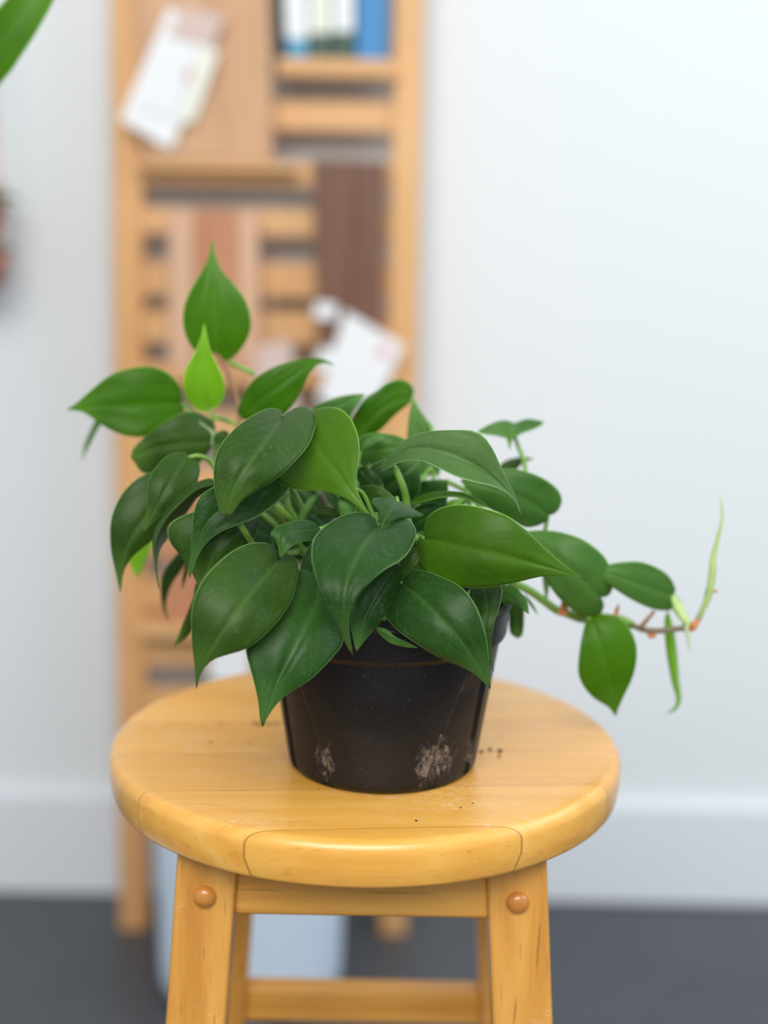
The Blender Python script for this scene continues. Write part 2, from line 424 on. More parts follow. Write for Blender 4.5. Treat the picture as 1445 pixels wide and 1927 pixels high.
# ------------------------------------------------------------------ plant pot
plant = empty('potted_philodendron', (POT_C[0], POT_C[1], ST), 'heart-leaved trailing houseplant in a black plastic nursery pot on the stool', 'potted plant')
def pot_bm():
    prof = [(.030, .6025), (.054, .6020), (.0562, .6012), (.0580, .6030), (.0588, .6060)]
    z = .608
    while z < .6845:
        prof.append((.0588+(z-.606)*.158, z)); z += .0016
    prof += [(.0712, .6850), (.0742, .6862), (.0750, .6880), (.0762, .7020), (.0775, .7050), (.0775, .7072), (.0764, .7085), (.0742, .7080),
             (.0728, .7030), (.0700, .6900), (.050, .660), (.047, .612), (.030, .606)]
    outer_n = len(prof)-5
    holes = [radians(-90+d) for d in (-36, 31, 147, -143)]
    slits = [radians(-90+d) for d in (-67, 62, 112, -112)]
    def ad(a, b): return abs((a-b+pi) % (2*pi)-pi)
    def sd(a, b): return (a-b+pi) % (2*pi)-pi
    def fn(r, z, a):
        if z > .6848 or z < .6012 or r < .0575: return r
        out = r
        f = (z-.602)/.083
        # side panels step back behind a crisp slanting crease above each drain hole
        af = math.degrees(sd(a, -pi/2))
        for sg, sl in ((-1, 67), (1, 62)):
            d = af*sg; edge = (29 if sg < 0 else 24)+24*f
            if edge < d < sl:
                out -= .0017*min(1, (d-edge)/1.2)*(1-.8*(d-edge)/(sl-edge))*min(1, max(0, (.86-f)*7))
        for h in holes:
            k = ad(a, h)
            if f < .36 and k < radians(4.0):
                out -= .0030*(1-k/radians(4.0))*min(1, (.36-f)*8)*(.6+.8*noise.noise(Vector((a*60, z*300, 0))))
        for h in slits:
            k = ad(a, h)
            if f < .93 and k < radians(3.4): out -= .0105*min(1, (radians(3.6)-k)/radians(.6))
        return out
    return lathe_bm(prof, 720, POT_C, fn)
bm_obj('pot', pot_bm(), pot_mat(), plant)
sb = bmesh.new()
rings = []
for i in range(14):
    r = .0680*i/13
    rings.append([sb.verts.new((POT_C[0]+r*cos(2*pi*k/60), POT_C[1]+r*sin(2*pi*k/60), .697+.004*noise.noise(Vector((r*160*cos(2*pi*k/60), r*160*sin(2*pi*k/60), 1))))) for k in range(60)])
for i in range(13):
    for k in range(60): sb.faces.new((rings[i][k], rings[i+1][k], rings[i+1][(k+1) % 60], rings[i][(k+1) % 60]))
bmesh.ops.remove_doubles(sb, verts=sb.verts, dist=1e-5)
o = bm_obj('soil', sb, soil_mat(), plant)
sm = o.modifiers.new('solid', 'SOLIDIFY'); sm.thickness = .004; sm.offset = -1

# ------------------------------------------------------------------ leaves
NS, NU = 9, 26
def blade_mesh(base, tip, A, B, mid, yb, ym, yt, ea, eb, groove, seed):
    """a blade: midrib and two margins, each a curve in space; ribbed surface between"""
    def yy(f):  # quadratic through yb (0), ym (.5), yt (1)
        return yb*(1-f)*(1-2*f)+4*ym*f*(1-f)+yt*f*(2*f-1)
    Mp = [base]+list(mid)+[tip]
    m2 = crom([(x, y, 0) for x, y in Mp], 61)
    a2 = crom([(x, y, 0) for x, y in [base]+list(A)+[tip]], NU+1)
    b2 = crom([(x, y, 0) for x, y in [base]+list(B)+[tip]], NU+1)
    L = sqrt((base[0]-tip[0])**2+(base[1]-tip[1])**2)
    dirv = ((tip[0]-base[0])/L, (tip[1]-base[1])/L)
    def yat(p, f):   # depth follows how far along the blade the point really lies
        g = ((p.x-base[0])*dirv[0]+(p.y-base[1])*dirv[1])/L
        g = .35*f+.65*max(-.2, min(1, g))
        return yy(g)
    bm = bmesh.new(); uvl = bm.loops.layers.uv.new('uv'); rows = []; UV = {}
    for i in range(NU+1):
        f = i/NU; u = f**1.45; k = u*60; j = min(59, int(k)); mp = m2[j].lerp(m2[j+1], k-j)
        a = a2[i]; b = b2[i]; row = []
        wob = noise.noise(Vector((seed*3.1, f*3.0, 0)))*.0022
        for q in range(-NS, NS+1):
            s = abs(q)/NS; e = a if q < 0 else b; dep = ea if q < 0 else eb
            p = mp.lerp(e, s)
            wpx = (e-mp).length
            y = yat(p, f) + dep*wpx/3000.0*s**1.8
            y += groove*max(0, 1-s*4)*min(1, wpx/40)
            y += (wob+.0016*noise.noise(Vector((seed*1.7+q*.25, f*4.5, 5))))*s*min(1, wpx/40)
            v = bm.verts.new(at(p.x, p.y, y)); UV[v] = ((q/NS+1)/2, f); row.append(v)
        rows.append(row)
    for i in range(NU):
        for q in range(2*NS):
            vs = (rows[i][q], rows[i][q+1], rows[i+1][q+1], rows[i+1][q])
            fc = bm.faces.new(vs)
            for l in fc.loops: l[uvl].uv = UV[l.vert]
    bmesh.ops.remove_doubles(bm, verts=bm.verts, dist=2e-5)
    bm.normal_update()
    me = bpy.data.meshes.new('leaf'); bm.to_mesh(me); bm.free()
    return me
NLEAF = [0]
def leaf(mat, base, tip, A, B, mid=(), Y=(0, 0, 0), e=(.25, .25), groove=.0012, pet=None, petr=.0017, pmat='petiole', crown=None, ptail=None, parent=None):
    NLEAF[0] += 1; sd = NLEAF[0]
    me = blade_mesh(base, tip, A, B, mid, Y[0], Y[1], Y[2], e[0], e[1], groove, sd)
    o = link('leaf', me, M[mat], parent or plant)
    s = o.modifiers.new('solid', 'SOLIDIFY'); s.thickness = .00045; s.offset = 0
    if pet is not False:
        rnd = random.Random(sd)
        p0 = at(base[0], base[1], Y[0]+groove)
        if pet:
            pts = [p0]+[at(*q) for q in pet]
        else:
            c = Vector(crown) if crown else Vector((POT_C[0]+rnd.uniform(-.035, .035), POT_C[1]+rnd.uniform(-.03, .035), .693))
            m1 = p0.lerp(c, .30); m1.z = max(p0.z+.001, .718) if p0.z < .735 else p0.z-.006; m1.y += .004
            m2_ = p0.lerp(c, .74); m2_.z = c.z+(m1.z-c.z)*.42; m2_.y += .003
            pts = [p0, m1, m2_, c]
        bmp = tube_bm(pts, [petr*.75, petr, petr*1.1], 8, samples=26)
        pm = bmp and bm_obj('petiole', bmp, M[pmat], o)
    return o

# --- upright shoots at the top left
leaf('green', (405,663), (399,449), [(392,668),(378,668),(362,655),(350,634),(344,604),(348,570),(362,538),(383,505),(394,478)],
     [(412,675),(424,679),(438,673),(455,655),(469,629),(472,602),(463,567),(442,538),(420,513),(407,487),(402,462)], mid=[(404,600),(402,520)],
     Y=(.075,.072,.085), e=(-.25,.10), pet=[(412,672,.075),(428,700,.066),(442,738,.055),(450,785,.045),(440,850,.02),(455,950,-.02)], pmat='stem_red')
leaf('new', (395,764), (384,608), [(391,775),(380,775),(366,768),(351,750),(345,721),(350,692),(366,664),(378,635)],
     [(402,768),(412,764),(420,750),(423,735),(419,710),(407,683),(395,658),(389,634)], mid=[(396,720),(389,660)],
     Y=(.035,.025,.03), e=(-.45,-.35), pet=[(398,785,.035),(401,812,.033),(404,850,.03),(410,900,.01)], petr=.0016)
leaf('pale', (404,843), (373,791), [(397,841),(389,822),(380,802)], [(405,828),(404,813),(391,804),(380,796)], Y=(.03,.028,.025), e=(.2,.2), groove=0, pet=False)
leaf('green', (341,759), (124,771), [(342,748),(338,728),(327,711),(307,697),(279,690),(241,694),(204,708),(166,739),(142,760)],
     [(347,768),(343,784),(332,797),(312,808),(293,816),(266,822),(237,820),(204,807),(178,790),(154,775)], mid=[(280,763),(200,765)],
     Y=(.06,.045,.05), e=(.1,-.15), pet=[(360,775,.058),(390,800,.05),(420,860,.03)])
leaf('mid', (190,785), (154,866), [(180,790),(168,815),(158,840)], [(194,795),(185,805),(172,830),(162,848)], Y=(.10,.10,.10), pet=False)
leaf('dark', (398,832), (247,862), [(405,815),(402,797),(385,783),(360,775),(335,780),(310,795),(279,816),(262,832),(249,847)],
     [(396,845),(388,856),(374,872),(345,882),(320,890),(299,893),(279,892),(264,886),(254,871)], mid=[(340,837),(290,842)],
     Y=(.03,.015,.02), e=(.2,.25))
leaf('dark', (352,862), (269,1003), [(353,855),(345,852),(332,852),(315,858),(296,876),(281,901),(278,929),(277,956),(272,981)],
     [(359,857),(370,864),(376,880),(374,897),(366,916),(350,939),(325,960),(300,974),(283,989)], mid=[(325,900),(295,950)],
     Y=(-.03,-.052,-.05), e=(.25,.3), pet=[(372,858,-.028),(395,868,-.02),(415,900,-.015)])
leaf('dark', (335,908), (226,1116), [(318,898),(300,889),(285,889),(268,895),(249,908),(228,932),(213,963),(207,995),(209,1036),(217,1074),(223,1102)],
     [(345,915),(356,925),(358,945),(346,970),(325,992),(301,1007),(284,1019),(266,1033),(247,1050),(233,1074),(228,1100)], mid=[(285,960),(240,1030)],
     Y=(-.01,-.03,-.025), e=(.15,.3))
leaf('dark', (404,912), (299,1107), [(400,900),(374,906),(350,922),(322,949),(300,981),(288,1012),(289,1050),(295,1088)],
     [(399,924),(374,934),(358,955),(336,985),(314,1015),(302,1032),(296,1057),(297,1084)], mid=[(374,919),(343,942),(312,975),(293,1018),(292,1055)],
     Y=(-.045,-.065,-.06), e=(.6,1.4), groove=-.002)
leaf('new', (284,1000), (258,1087), [(272,1005),(255,1025),(243,1050),(248,1070)], [(290,1010),(284,1028),(276,1050),(267,1071)], Y=(.07,.07,.07), e=(.1,.1))
leaf('dark', (350,1040), (319,1172), [(338,1038),(322,1056),(307,1078),(302,1100),(303,1125),(308,1151)], [(352,1055),(340,1075),(326,1094),(315,1120),(312,1146)],
     mid=[(328,1070),(311,1105),(307,1130)], Y=(.035,.03,.035), e=(.2,.5))
leaf('dark', (352,1058), (342,1110), [(347,1070),(343,1090)], [(355,1070),(350,1088),(346,1100)], Y=(.0,.0,.0), pet=False)
leaf('dark', (377,1092), (327,1217), [(368,1100),(364,1125),(360,1160),(343,1190)], [(384,1110),(382,1145),(368,1178),(345,1204)], Y=(-.03,-.03,-.03), e=(.3,.5), pet=False)
# --- big dark leaf behind the front left group
leaf('dark', (462,958), (378,1115), [(450,948),(425,950),(385,958),(345,970),(320,985),(315,998),(320,1020),(341,1047),(357,1070),(370,1096)],
     [(475,960),(485,975),(482,1000),(468,1026),(445,1052),(420,1075),(395,1098)], mid=[(425,1010),(395,1060)], Y=(-.055,-.08,-.07), e=(.2,.3))
# --- wide leaf under the grey-green one
leaf('blue', (522,898), (357,1089), [(510,888),(480,885),(440,893),(405,914),(380,930),(369,948),(363,972),(362,1000),(359,1036),(355,1065)],
     [(535,897),(546,908),(543,922),(528,940),(503,960),(475,977),(443,989),(415,1001),(391,1019),(374,1043),(363,1070)], mid=[(450,940),(395,975),(372,1020)],
     Y=(-.062,-.090,-.088), e=(.05,-.15))
# --- large grey-green leaf
leaf('dark', (532,784), (426,974), [(531,775),(522,769),(500,770),(470,785),(436,812),(411,845),(402,883),(404,920),(409,945),(414,964)],
     [(540,778),(557,767),(577,766),(591,775),(596,792),(591,812),(579,840),(553,870),(519,901),(484,922),(458,939),(441,960),(433,972)], mid=[(500,830),(450,900),(430,945)],
     Y=(-.058,-.112,-.110), e=(.2,.2), groove=.0018)
leaf('olive', (572,797), (700,974), [(560,790),(540,800),(520,830),(508,862),(508,888),(517,903),(533,914),(557,921),(590,923),(624,928),(650,938),(674,955)],
     [(578,782),(592,772),(617,766),(641,770),(662,790),(675,826),(676,852),(671,890),(671,918),(682,944)], mid=[(600,850),(640,895),(672,935)],
     Y=(-.045,-.085,-.10), e=(.25,.1), groove=.0018)
leaf('green', (452,786), (630,688), [(447,775),(452,757),(462,735),(478,714),(503,697),(536,683),(569,676),(600,674),(619,680)],
     [(462,790),(486,792),(512,790),(536,779),(553,758),(569,729),(583,702),(598,686),(615,683)], mid=[(500,745),(555,705),(595,680)],
     Y=(.045,.035,.05), e=(.1,.15), pet=[(450,800,.045),(445,850,.03),(455,900,.01)])
# pale stalk behind the top leaf
# --- upper centre, behind
leaf('green', (770,748), (655,832), [(778,742),(776,728),(764,717),(747,715),(727,721),(708,736),(684,752),(666,780),(656,805)],
     [(773,756),(756,770),(738,786),(722,803),(703,818),(680,828)], mid=[(725,765),(690,800)], Y=(.06,.05,.055), e=(.1,.3), pet=[(778,752,.062),(792,786,.05),(812,806,.03),(815,860,.0)])
leaf('mid', (588,778), (687,741), [(590,768),(606,757),(636,747),(664,742)], [(600,795),(630,805),(652,796),(664,775),(677,757)], Y=(.035,.03,.04), e=(.1,.2))
leaf('mid', (682,850), (785,838), [(672,840),(676,824),(700,815),(735,817),(762,826)], [(676,862),(684,870),(712,869),(745,862),(768,850)], mid=[(720,846)],
     Y=(.01,.0,.01), e=(.2,.2))
leaf('mid', (680,850), (724,826), [(683,835),(695,824),(710,820)], [(686,843),(698,832),(711,825)], Y=(-.01,-.01,-.01), groove=0, pet=False)
leaf('mid', (816,888), (776,752), [(808,896),(795,897),(779,880),(768,850),(766,815),(770,780)], [(822,897),(828,888),(829,868),(824,835),(806,795),(788,768)], mid=[(800,840),(785,795)],
     Y=(.03,.035,.04), e=(.1,.1))
# --- large pale-sheen leaf, upper right
leaf('grey', (710,886), (981,972), [(702,890),(710,880),(727,866),(747,841),(773,822),(807,812),(857,809),(893,811),(914,825),(929,848),(941,875),(956,906),(972,937)],
     [(716,889),(728,885),(742,874),(766,867),(796,868),(826,881),(857,896),(891,907),(925,915),(953,927),(970,945)], mid=[(735,870),(770,845),(830,850),(905,882),(955,925)],
     Y=(-.05,-.085,-.07), e=(.05,-.7), groove=.0018, pet=[(722,884,-.052),(739,878,-.054),(754,905,-.055),(765,945,-.05),(768,1000,-.05)], petr=.0022)
leaf('mid', (1031,969), (866,905), [(1040,968),(1050,960),(1057,942),(1050,922),(1028,903),(999,890),(970,883),(945,882),(916,886),(886,893)],
     [(1030,977),(1019,986),(999,992),(982,990),(952,973),(922,958),(898,940),(880,920)], mid=[(985,940),(930,920)],
     Y=(.0,-.01,.0), e=(.2,.2), pet=[(1028,985,.003),(1022,1010,.004),(1000,1070,.0),(955,1090,-.01)])
leaf('mid', (968,797), (959,848), [(950,791),(927,796),(905,807),(898,813),(920,818),(946,817),(955,830)], [(988,789),(1008,790),(1024,795),(1008,806),(985,814),(966,820),(962,834)],
     mid=[(964,812)], Y=(.05,.035,.03), e=(-.5,-.5), groove=-.001, pet=[(966,815,.05),(975,840,.045),(988,888,.03),(960,960,.01),(900,1000,-.01)])
leaf('dark', (936,886), (1005,863), [(945,871),(963,863),(985,860)], [(955,888),(973,882),(986,869)], Y=(.05,.05,.05), pet=False)
# --- dark leaves inside the crown
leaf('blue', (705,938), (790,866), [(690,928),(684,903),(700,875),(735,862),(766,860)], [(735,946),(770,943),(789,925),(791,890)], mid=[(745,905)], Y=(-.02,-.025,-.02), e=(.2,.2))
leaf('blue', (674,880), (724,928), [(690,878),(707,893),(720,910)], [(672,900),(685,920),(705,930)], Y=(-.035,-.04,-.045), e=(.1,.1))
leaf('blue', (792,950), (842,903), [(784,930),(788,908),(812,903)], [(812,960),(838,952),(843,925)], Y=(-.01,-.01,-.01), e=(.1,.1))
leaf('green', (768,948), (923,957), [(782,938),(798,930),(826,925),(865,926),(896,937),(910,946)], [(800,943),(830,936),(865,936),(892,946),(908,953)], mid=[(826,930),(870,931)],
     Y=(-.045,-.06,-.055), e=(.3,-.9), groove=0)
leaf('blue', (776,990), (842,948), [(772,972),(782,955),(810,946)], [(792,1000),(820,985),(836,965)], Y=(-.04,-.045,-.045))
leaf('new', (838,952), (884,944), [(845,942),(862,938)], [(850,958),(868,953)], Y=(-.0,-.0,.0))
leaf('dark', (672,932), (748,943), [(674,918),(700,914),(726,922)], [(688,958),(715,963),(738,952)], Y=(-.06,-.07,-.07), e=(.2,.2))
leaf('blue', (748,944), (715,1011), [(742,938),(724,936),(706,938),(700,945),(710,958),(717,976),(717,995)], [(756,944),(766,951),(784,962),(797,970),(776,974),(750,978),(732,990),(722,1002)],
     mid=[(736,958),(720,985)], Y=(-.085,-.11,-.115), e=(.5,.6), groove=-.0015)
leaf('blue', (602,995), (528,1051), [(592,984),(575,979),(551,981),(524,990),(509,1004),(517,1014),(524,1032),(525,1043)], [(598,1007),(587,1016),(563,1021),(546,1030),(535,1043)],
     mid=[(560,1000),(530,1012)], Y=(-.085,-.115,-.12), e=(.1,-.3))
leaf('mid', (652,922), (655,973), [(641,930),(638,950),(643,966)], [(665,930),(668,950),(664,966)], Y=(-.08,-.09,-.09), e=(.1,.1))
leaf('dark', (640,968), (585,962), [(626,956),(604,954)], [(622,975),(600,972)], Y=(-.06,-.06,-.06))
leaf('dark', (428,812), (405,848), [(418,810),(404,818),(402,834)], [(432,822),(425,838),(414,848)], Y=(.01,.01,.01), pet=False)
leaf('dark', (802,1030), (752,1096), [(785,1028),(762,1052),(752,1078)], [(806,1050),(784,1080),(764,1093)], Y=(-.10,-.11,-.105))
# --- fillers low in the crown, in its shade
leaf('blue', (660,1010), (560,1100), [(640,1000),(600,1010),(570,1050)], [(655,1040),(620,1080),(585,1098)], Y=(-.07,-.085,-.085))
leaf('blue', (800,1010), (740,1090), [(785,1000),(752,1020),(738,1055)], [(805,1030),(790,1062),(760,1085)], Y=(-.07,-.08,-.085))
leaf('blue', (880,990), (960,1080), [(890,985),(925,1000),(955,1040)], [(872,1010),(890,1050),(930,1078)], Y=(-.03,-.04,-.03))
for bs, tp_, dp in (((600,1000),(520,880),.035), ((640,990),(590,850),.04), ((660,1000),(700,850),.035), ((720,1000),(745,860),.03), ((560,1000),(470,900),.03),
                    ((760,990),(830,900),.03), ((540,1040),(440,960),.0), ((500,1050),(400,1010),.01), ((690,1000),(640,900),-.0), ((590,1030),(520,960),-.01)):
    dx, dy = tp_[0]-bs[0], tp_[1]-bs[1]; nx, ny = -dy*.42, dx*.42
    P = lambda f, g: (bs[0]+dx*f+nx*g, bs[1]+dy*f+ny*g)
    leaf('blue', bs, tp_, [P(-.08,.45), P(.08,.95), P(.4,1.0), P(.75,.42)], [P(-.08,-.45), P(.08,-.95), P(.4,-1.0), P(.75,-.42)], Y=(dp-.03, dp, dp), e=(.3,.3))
# --- the front ring of big leaves
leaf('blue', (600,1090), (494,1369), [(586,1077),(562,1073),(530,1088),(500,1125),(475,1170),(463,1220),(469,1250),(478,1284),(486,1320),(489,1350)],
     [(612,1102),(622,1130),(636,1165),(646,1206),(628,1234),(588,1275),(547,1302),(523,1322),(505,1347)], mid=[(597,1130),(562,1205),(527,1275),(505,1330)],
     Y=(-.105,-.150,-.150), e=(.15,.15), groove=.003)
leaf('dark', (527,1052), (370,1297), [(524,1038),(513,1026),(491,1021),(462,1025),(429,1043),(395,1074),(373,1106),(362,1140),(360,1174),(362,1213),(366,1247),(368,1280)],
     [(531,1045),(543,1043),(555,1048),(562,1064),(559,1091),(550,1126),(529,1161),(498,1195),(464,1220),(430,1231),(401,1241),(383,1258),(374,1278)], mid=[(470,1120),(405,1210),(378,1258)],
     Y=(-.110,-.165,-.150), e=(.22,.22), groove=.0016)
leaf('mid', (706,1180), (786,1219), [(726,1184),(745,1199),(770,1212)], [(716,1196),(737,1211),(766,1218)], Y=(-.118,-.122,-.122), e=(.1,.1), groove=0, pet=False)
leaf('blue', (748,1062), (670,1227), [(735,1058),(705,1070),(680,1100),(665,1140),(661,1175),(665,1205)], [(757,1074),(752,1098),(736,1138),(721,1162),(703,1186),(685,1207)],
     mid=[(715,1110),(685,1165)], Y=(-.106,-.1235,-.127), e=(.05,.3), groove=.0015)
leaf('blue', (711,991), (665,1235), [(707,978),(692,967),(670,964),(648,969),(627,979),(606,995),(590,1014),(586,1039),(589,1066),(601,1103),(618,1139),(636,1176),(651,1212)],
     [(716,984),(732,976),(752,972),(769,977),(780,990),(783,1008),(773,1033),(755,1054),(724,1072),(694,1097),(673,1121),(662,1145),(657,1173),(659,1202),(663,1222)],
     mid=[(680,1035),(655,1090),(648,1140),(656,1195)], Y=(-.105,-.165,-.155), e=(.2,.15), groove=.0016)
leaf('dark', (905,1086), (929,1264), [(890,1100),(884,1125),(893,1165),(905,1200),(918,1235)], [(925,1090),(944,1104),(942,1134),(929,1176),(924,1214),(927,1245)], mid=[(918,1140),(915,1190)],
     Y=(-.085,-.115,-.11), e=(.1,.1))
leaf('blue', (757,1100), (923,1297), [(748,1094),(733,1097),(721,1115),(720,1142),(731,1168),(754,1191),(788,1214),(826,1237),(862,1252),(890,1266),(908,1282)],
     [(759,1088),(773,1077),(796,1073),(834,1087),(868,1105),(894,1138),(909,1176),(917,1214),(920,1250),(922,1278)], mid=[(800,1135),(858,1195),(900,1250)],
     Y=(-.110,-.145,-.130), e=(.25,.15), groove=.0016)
leaf('olive', (800,1014), (1104,1090), [(797,1003),(799,985),(811,966),(838,953),(872,949),(914,957),(956,972),(994,1001),(1028,1035),(1059,1062),(1084,1079)],
     [(790,1015),(782,1028),(785,1054),(800,1077),(823,1094),(853,1103),(891,1107),(929,1104),(971,1096),(1017,1085),(1066,1083)], mid=[(860,1030),(940,1045),(1030,1068)],
     Y=(-.105,-.140,-.105), e=(.18,.22), groove=.0018)
# --- small leaves at the right rim
leaf('mid', (946,1116), (995,1156), [(950,1103),(965,1101),(983,1118),(993,1137)], [(942,1132),(955,1138),(970,1137),(984,1147)], Y=(-.055,-.065,-.065), e=(.2,.2))
leaf('dark', (972,1120), (972,1201), [(960,1130),(957,1160),(960,1190)], [(984,1130),(986,1160),(984,1190),(979,1199)], Y=(-.01,-.01,-.01), e=(.1,.1))
leaf('pale', (1027,1068), (1028,1141), [(1021,1085),(1024,1115)], [(1036,1085),(1032,1110)], Y=(.0,.0,.0), e=(.2,.2), pet=False)
leaf('mid', (985,1118), (1012,1157), [(994,1126),(1004,1139)], [(990,1128),(1001,1143)], Y=(-.02,-.02,-.02), groove=0, pet=False)
# --- trailing vine at the right
VY = .0
leaf('mid', (1129,1123), (988,1000), [(1140,1123),(1151,1112),(1152,1085),(1143,1057),(1125,1035),(1096,1015),(1060,1003),(1022,998)],
     [(1134,1129),(1136,1143),(1127,1157),(1108,1160),(1081,1150),(1053,1127),(1030,1095),(1008,1050)], mid=[(1085,1085),(1035,1040)],
     Y=(VY-.005,VY-.02,VY), e=(.25,.25), pet=[(1120,1140,VY+.005),(1090,1155,VY+.008)])
leaf('mid', (1263,1120), (1088,1068), [(1270,1115),(1269,1103),(1258,1084),(1236,1068),(1204,1057),(1168,1058),(1139,1063),(1112,1066)],
     [(1270,1128),(1267,1143),(1250,1149),(1225,1145),(1193,1131),(1161,1111),(1132,1091),(1108,1074)], mid=[(1210,1105),(1150,1082)],
     Y=(VY+.012,VY-.01,VY-.005), e=(.2,.2), pet=[(1272,1128,VY+.012),(1281,1150,VY+.01),(1293,1176,VY+.006)], petr=.0024)
leaf('green', (1110,1166), (1158,1349), [(1102,1171),(1096,1192),(1090,1228),(1088,1264),(1097,1290),(1117,1313),(1145,1331)],
     [(1120,1158),(1140,1156),(1163,1162),(1184,1182),(1197,1213),(1197,1246),(1189,1277),(1175,1307),(1164,1331)], mid=[(1128,1220),(1147,1285)],
     Y=(VY-.005,VY-.015,VY-.0), e=(.05,.15), pet=[(1106,1160,VY),(1100,1156,VY+.003)])
leaf('new', (1256,1150), (1252,1343), [(1251,1165),(1251,1195),(1256,1239),(1264,1282),(1273,1318),(1263,1337)], [(1262,1165),(1270,1199),(1275,1246),(1278,1285),(1281,1318),(1270,1337)],
     mid=[(1259,1195),(1266,1250),(1276,1315),(1268,1336)], Y=(VY+.02,VY+.02,VY+.02), e=(.6,.8), groove=.0, pet=[(1262,1142,VY+.02),(1285,1165,VY+.014),(1298,1182,VY+.006)], petr=.0012)
# leaf stalks seen between the leaves, each with its tucked-away blade behind
for pts, r in (([(597,925,-.07),(583,948,-.07),(566,982,-.062),(562,1010,-.055)], .0026), ([(537,925,-.06),(543,955,-.06),(556,978,-.055),(565,1010,-.05)], .0021),
               ([(515,948,-.075),(532,965,-.07),(550,982,-.06),(560,1010,-.05)], .0024), ([(546,915,-.05),(560,940,-.05),(570,962,-.05),(572,1000,-.05)], .0019),
               ([(450,985,-.085),(462,1003,-.08),(474,1022,-.07),(500,1050,-.055)], .0019), ([(806,930,.0),(790,960,.0),(770,1000,-.02)], .0017),
               ([(480,704,.065),(450,690,.067),(430,681,.07)], .0017), ([(448,800,.04),(428,792,.038),(410,787,.03),(400,786,.03)], .0014),
               ([(783,1010,-.10),(765,1035,-.09),(750,1052,-.08),(735,1085,-.06)], .0019), ([(876,905,.01),(882,930,.01),(884,960,.0)], .0018),
               ([(838,905,.0),(860,915,.0),(884,930,.0),(905,960,-.01)], .0016), ([(812,880,.01),(800,895,.01),(790,915,.0)], .0018)):
    bm_obj('petiole', tube_bm([at(*p) for p in pts], r, 10), M['petiole' if r < .0025 else 'petiole_dark'], plant)
# the main stems
for pts, r, mt in (([(455,960,-.02),(420,900,.01),(408,850,.028),(403,815,.033)], .0022, 'vine'),
                   ([(640,1010,-.03),(600,930,-.02),(560,900,-.01)], .0024, 'vine'),
                   ([(690,1020,-.03),(700,960,-.02),(720,900,-.01)], .0024, 'vine'),
                   ([(800,1030,-.03),(850,960,-.01),(885,925,.0)], .0022, 'petiole')):
    bm_obj('stem', tube_bm([at(*p) for p in pts], r, 10), M[mt], plant)
tr = bm_obj('trailing_stem', tube_bm([at(*p) for p in ((905,1060,-.03),(955,1090,-.015),(997,1112,VY-.005),(1024,1131,VY),(1050,1149,VY+.002),(1085,1157,VY+.005),(1120,1160,VY+.008),(1165,1164,VY+.008),(1189,1174,VY+.007))], [.0022,.0026,.0027,.0022], 12), M['petiole'], plant)
bm_obj('runner', tube_bm([at(*p) for p in ((1185,1172,VY+.007),(1207,1184,VY+.006),(1240,1187,VY+.006),(1276,1183,VY+.006),(1304,1182,VY+.006))], [.0018,.0019,.0018], 12), M['vine'], tr)
bm_obj('runner', tube_bm([at(*p) for p in ((1040,1148,VY+.006),(1085,1166,VY+.010),(1105,1170,VY+.012),(1150,1176,VY+.012),(1195,1180,VY+.008))], .0013, 8), M['petiole'], tr)
bm_obj('shoot', tube_bm([at(*p) for p in ((1306,1180,VY+.006),(1316,1160,VY+.005),(1327,1135,VY+.004),(1333,1109,VY+.003))], [.0019,.0017,.0018], 12), M['vine'], tr)
bm_obj('leaf_bud', tube_bm([at(*p) for p in ((1312,1168,VY+.004),(1332,1125,VY+.001),(1340,1080,VY),(1342,1050,VY),(1351,1010,VY),(1359,970,VY),(1355,932,VY))], [.0009,.0022,.0025,.0015,.0009,.0003], 10), M['shoot'], tr)
bm_obj('leaf_bud', tube_bm([at(*p) for p in ((1291,1178,VY+.002),(1295,1200,VY+.002),(1297,1225,VY+.002))], [.0017,.0014,.0003], 8), M['pale'], tr)
bm_obj('sheath', tube_bm([at(*p) for p in ((1266,1122,VY+.012),(1276,1145,VY+.009),(1288,1165,VY+.004),(1299,1180,VY+.003))], [.0020,.0036,.0028,.0016], 10), M['shoot'], tr)
bm_obj('petiole', tube_bm([at(*p) for p in ((1231,1150,VY+.006),(1220,1163,VY+.004),(1206,1180,VY+.004))], [.0012,.0017], 8), M['stem_red'], tr)
def flake(pts, Y, k):
    bm = bmesh.new()
    f = [bm.verts.new(at(x, y, Y+random.Random(k*7+i).uniform(-.003, .003))) for i, (x, y) in enumerate(pts)]
    bm.faces.new(f); bmesh.ops.triangulate(bm, faces=bm.faces)
    o = bm_obj('dry_sheath', bm, M['sheath'], tr, smooth=False); s = o.modifiers.new('s', 'SOLIDIFY'); s.thickness = .0006
flake([(1050,1150),(1056,1140),(1058,1130),(1069,1142),(1070,1154),(1060,1161),(1050,1158)], VY-.002, 1)
flake([(1154,1158),(1159,1146),(1165,1136),(1163,1150),(1159,1162)], VY+.005, 2)
flake([(1215,1188),(1222,1192),(1236,1190),(1234,1198),(1227,1195),(1222,1201),(1219,1194)], VY+.003, 3)
flake([(1297,1180),(1303,1168),(1316,1164),(1314,1174),(1307,1186),(1300,1190)], VY+.002, 4)
flake([(1340,1110),(1346,1112),(1350,1109),(1349,1115),(1341,1115)], VY, 5)

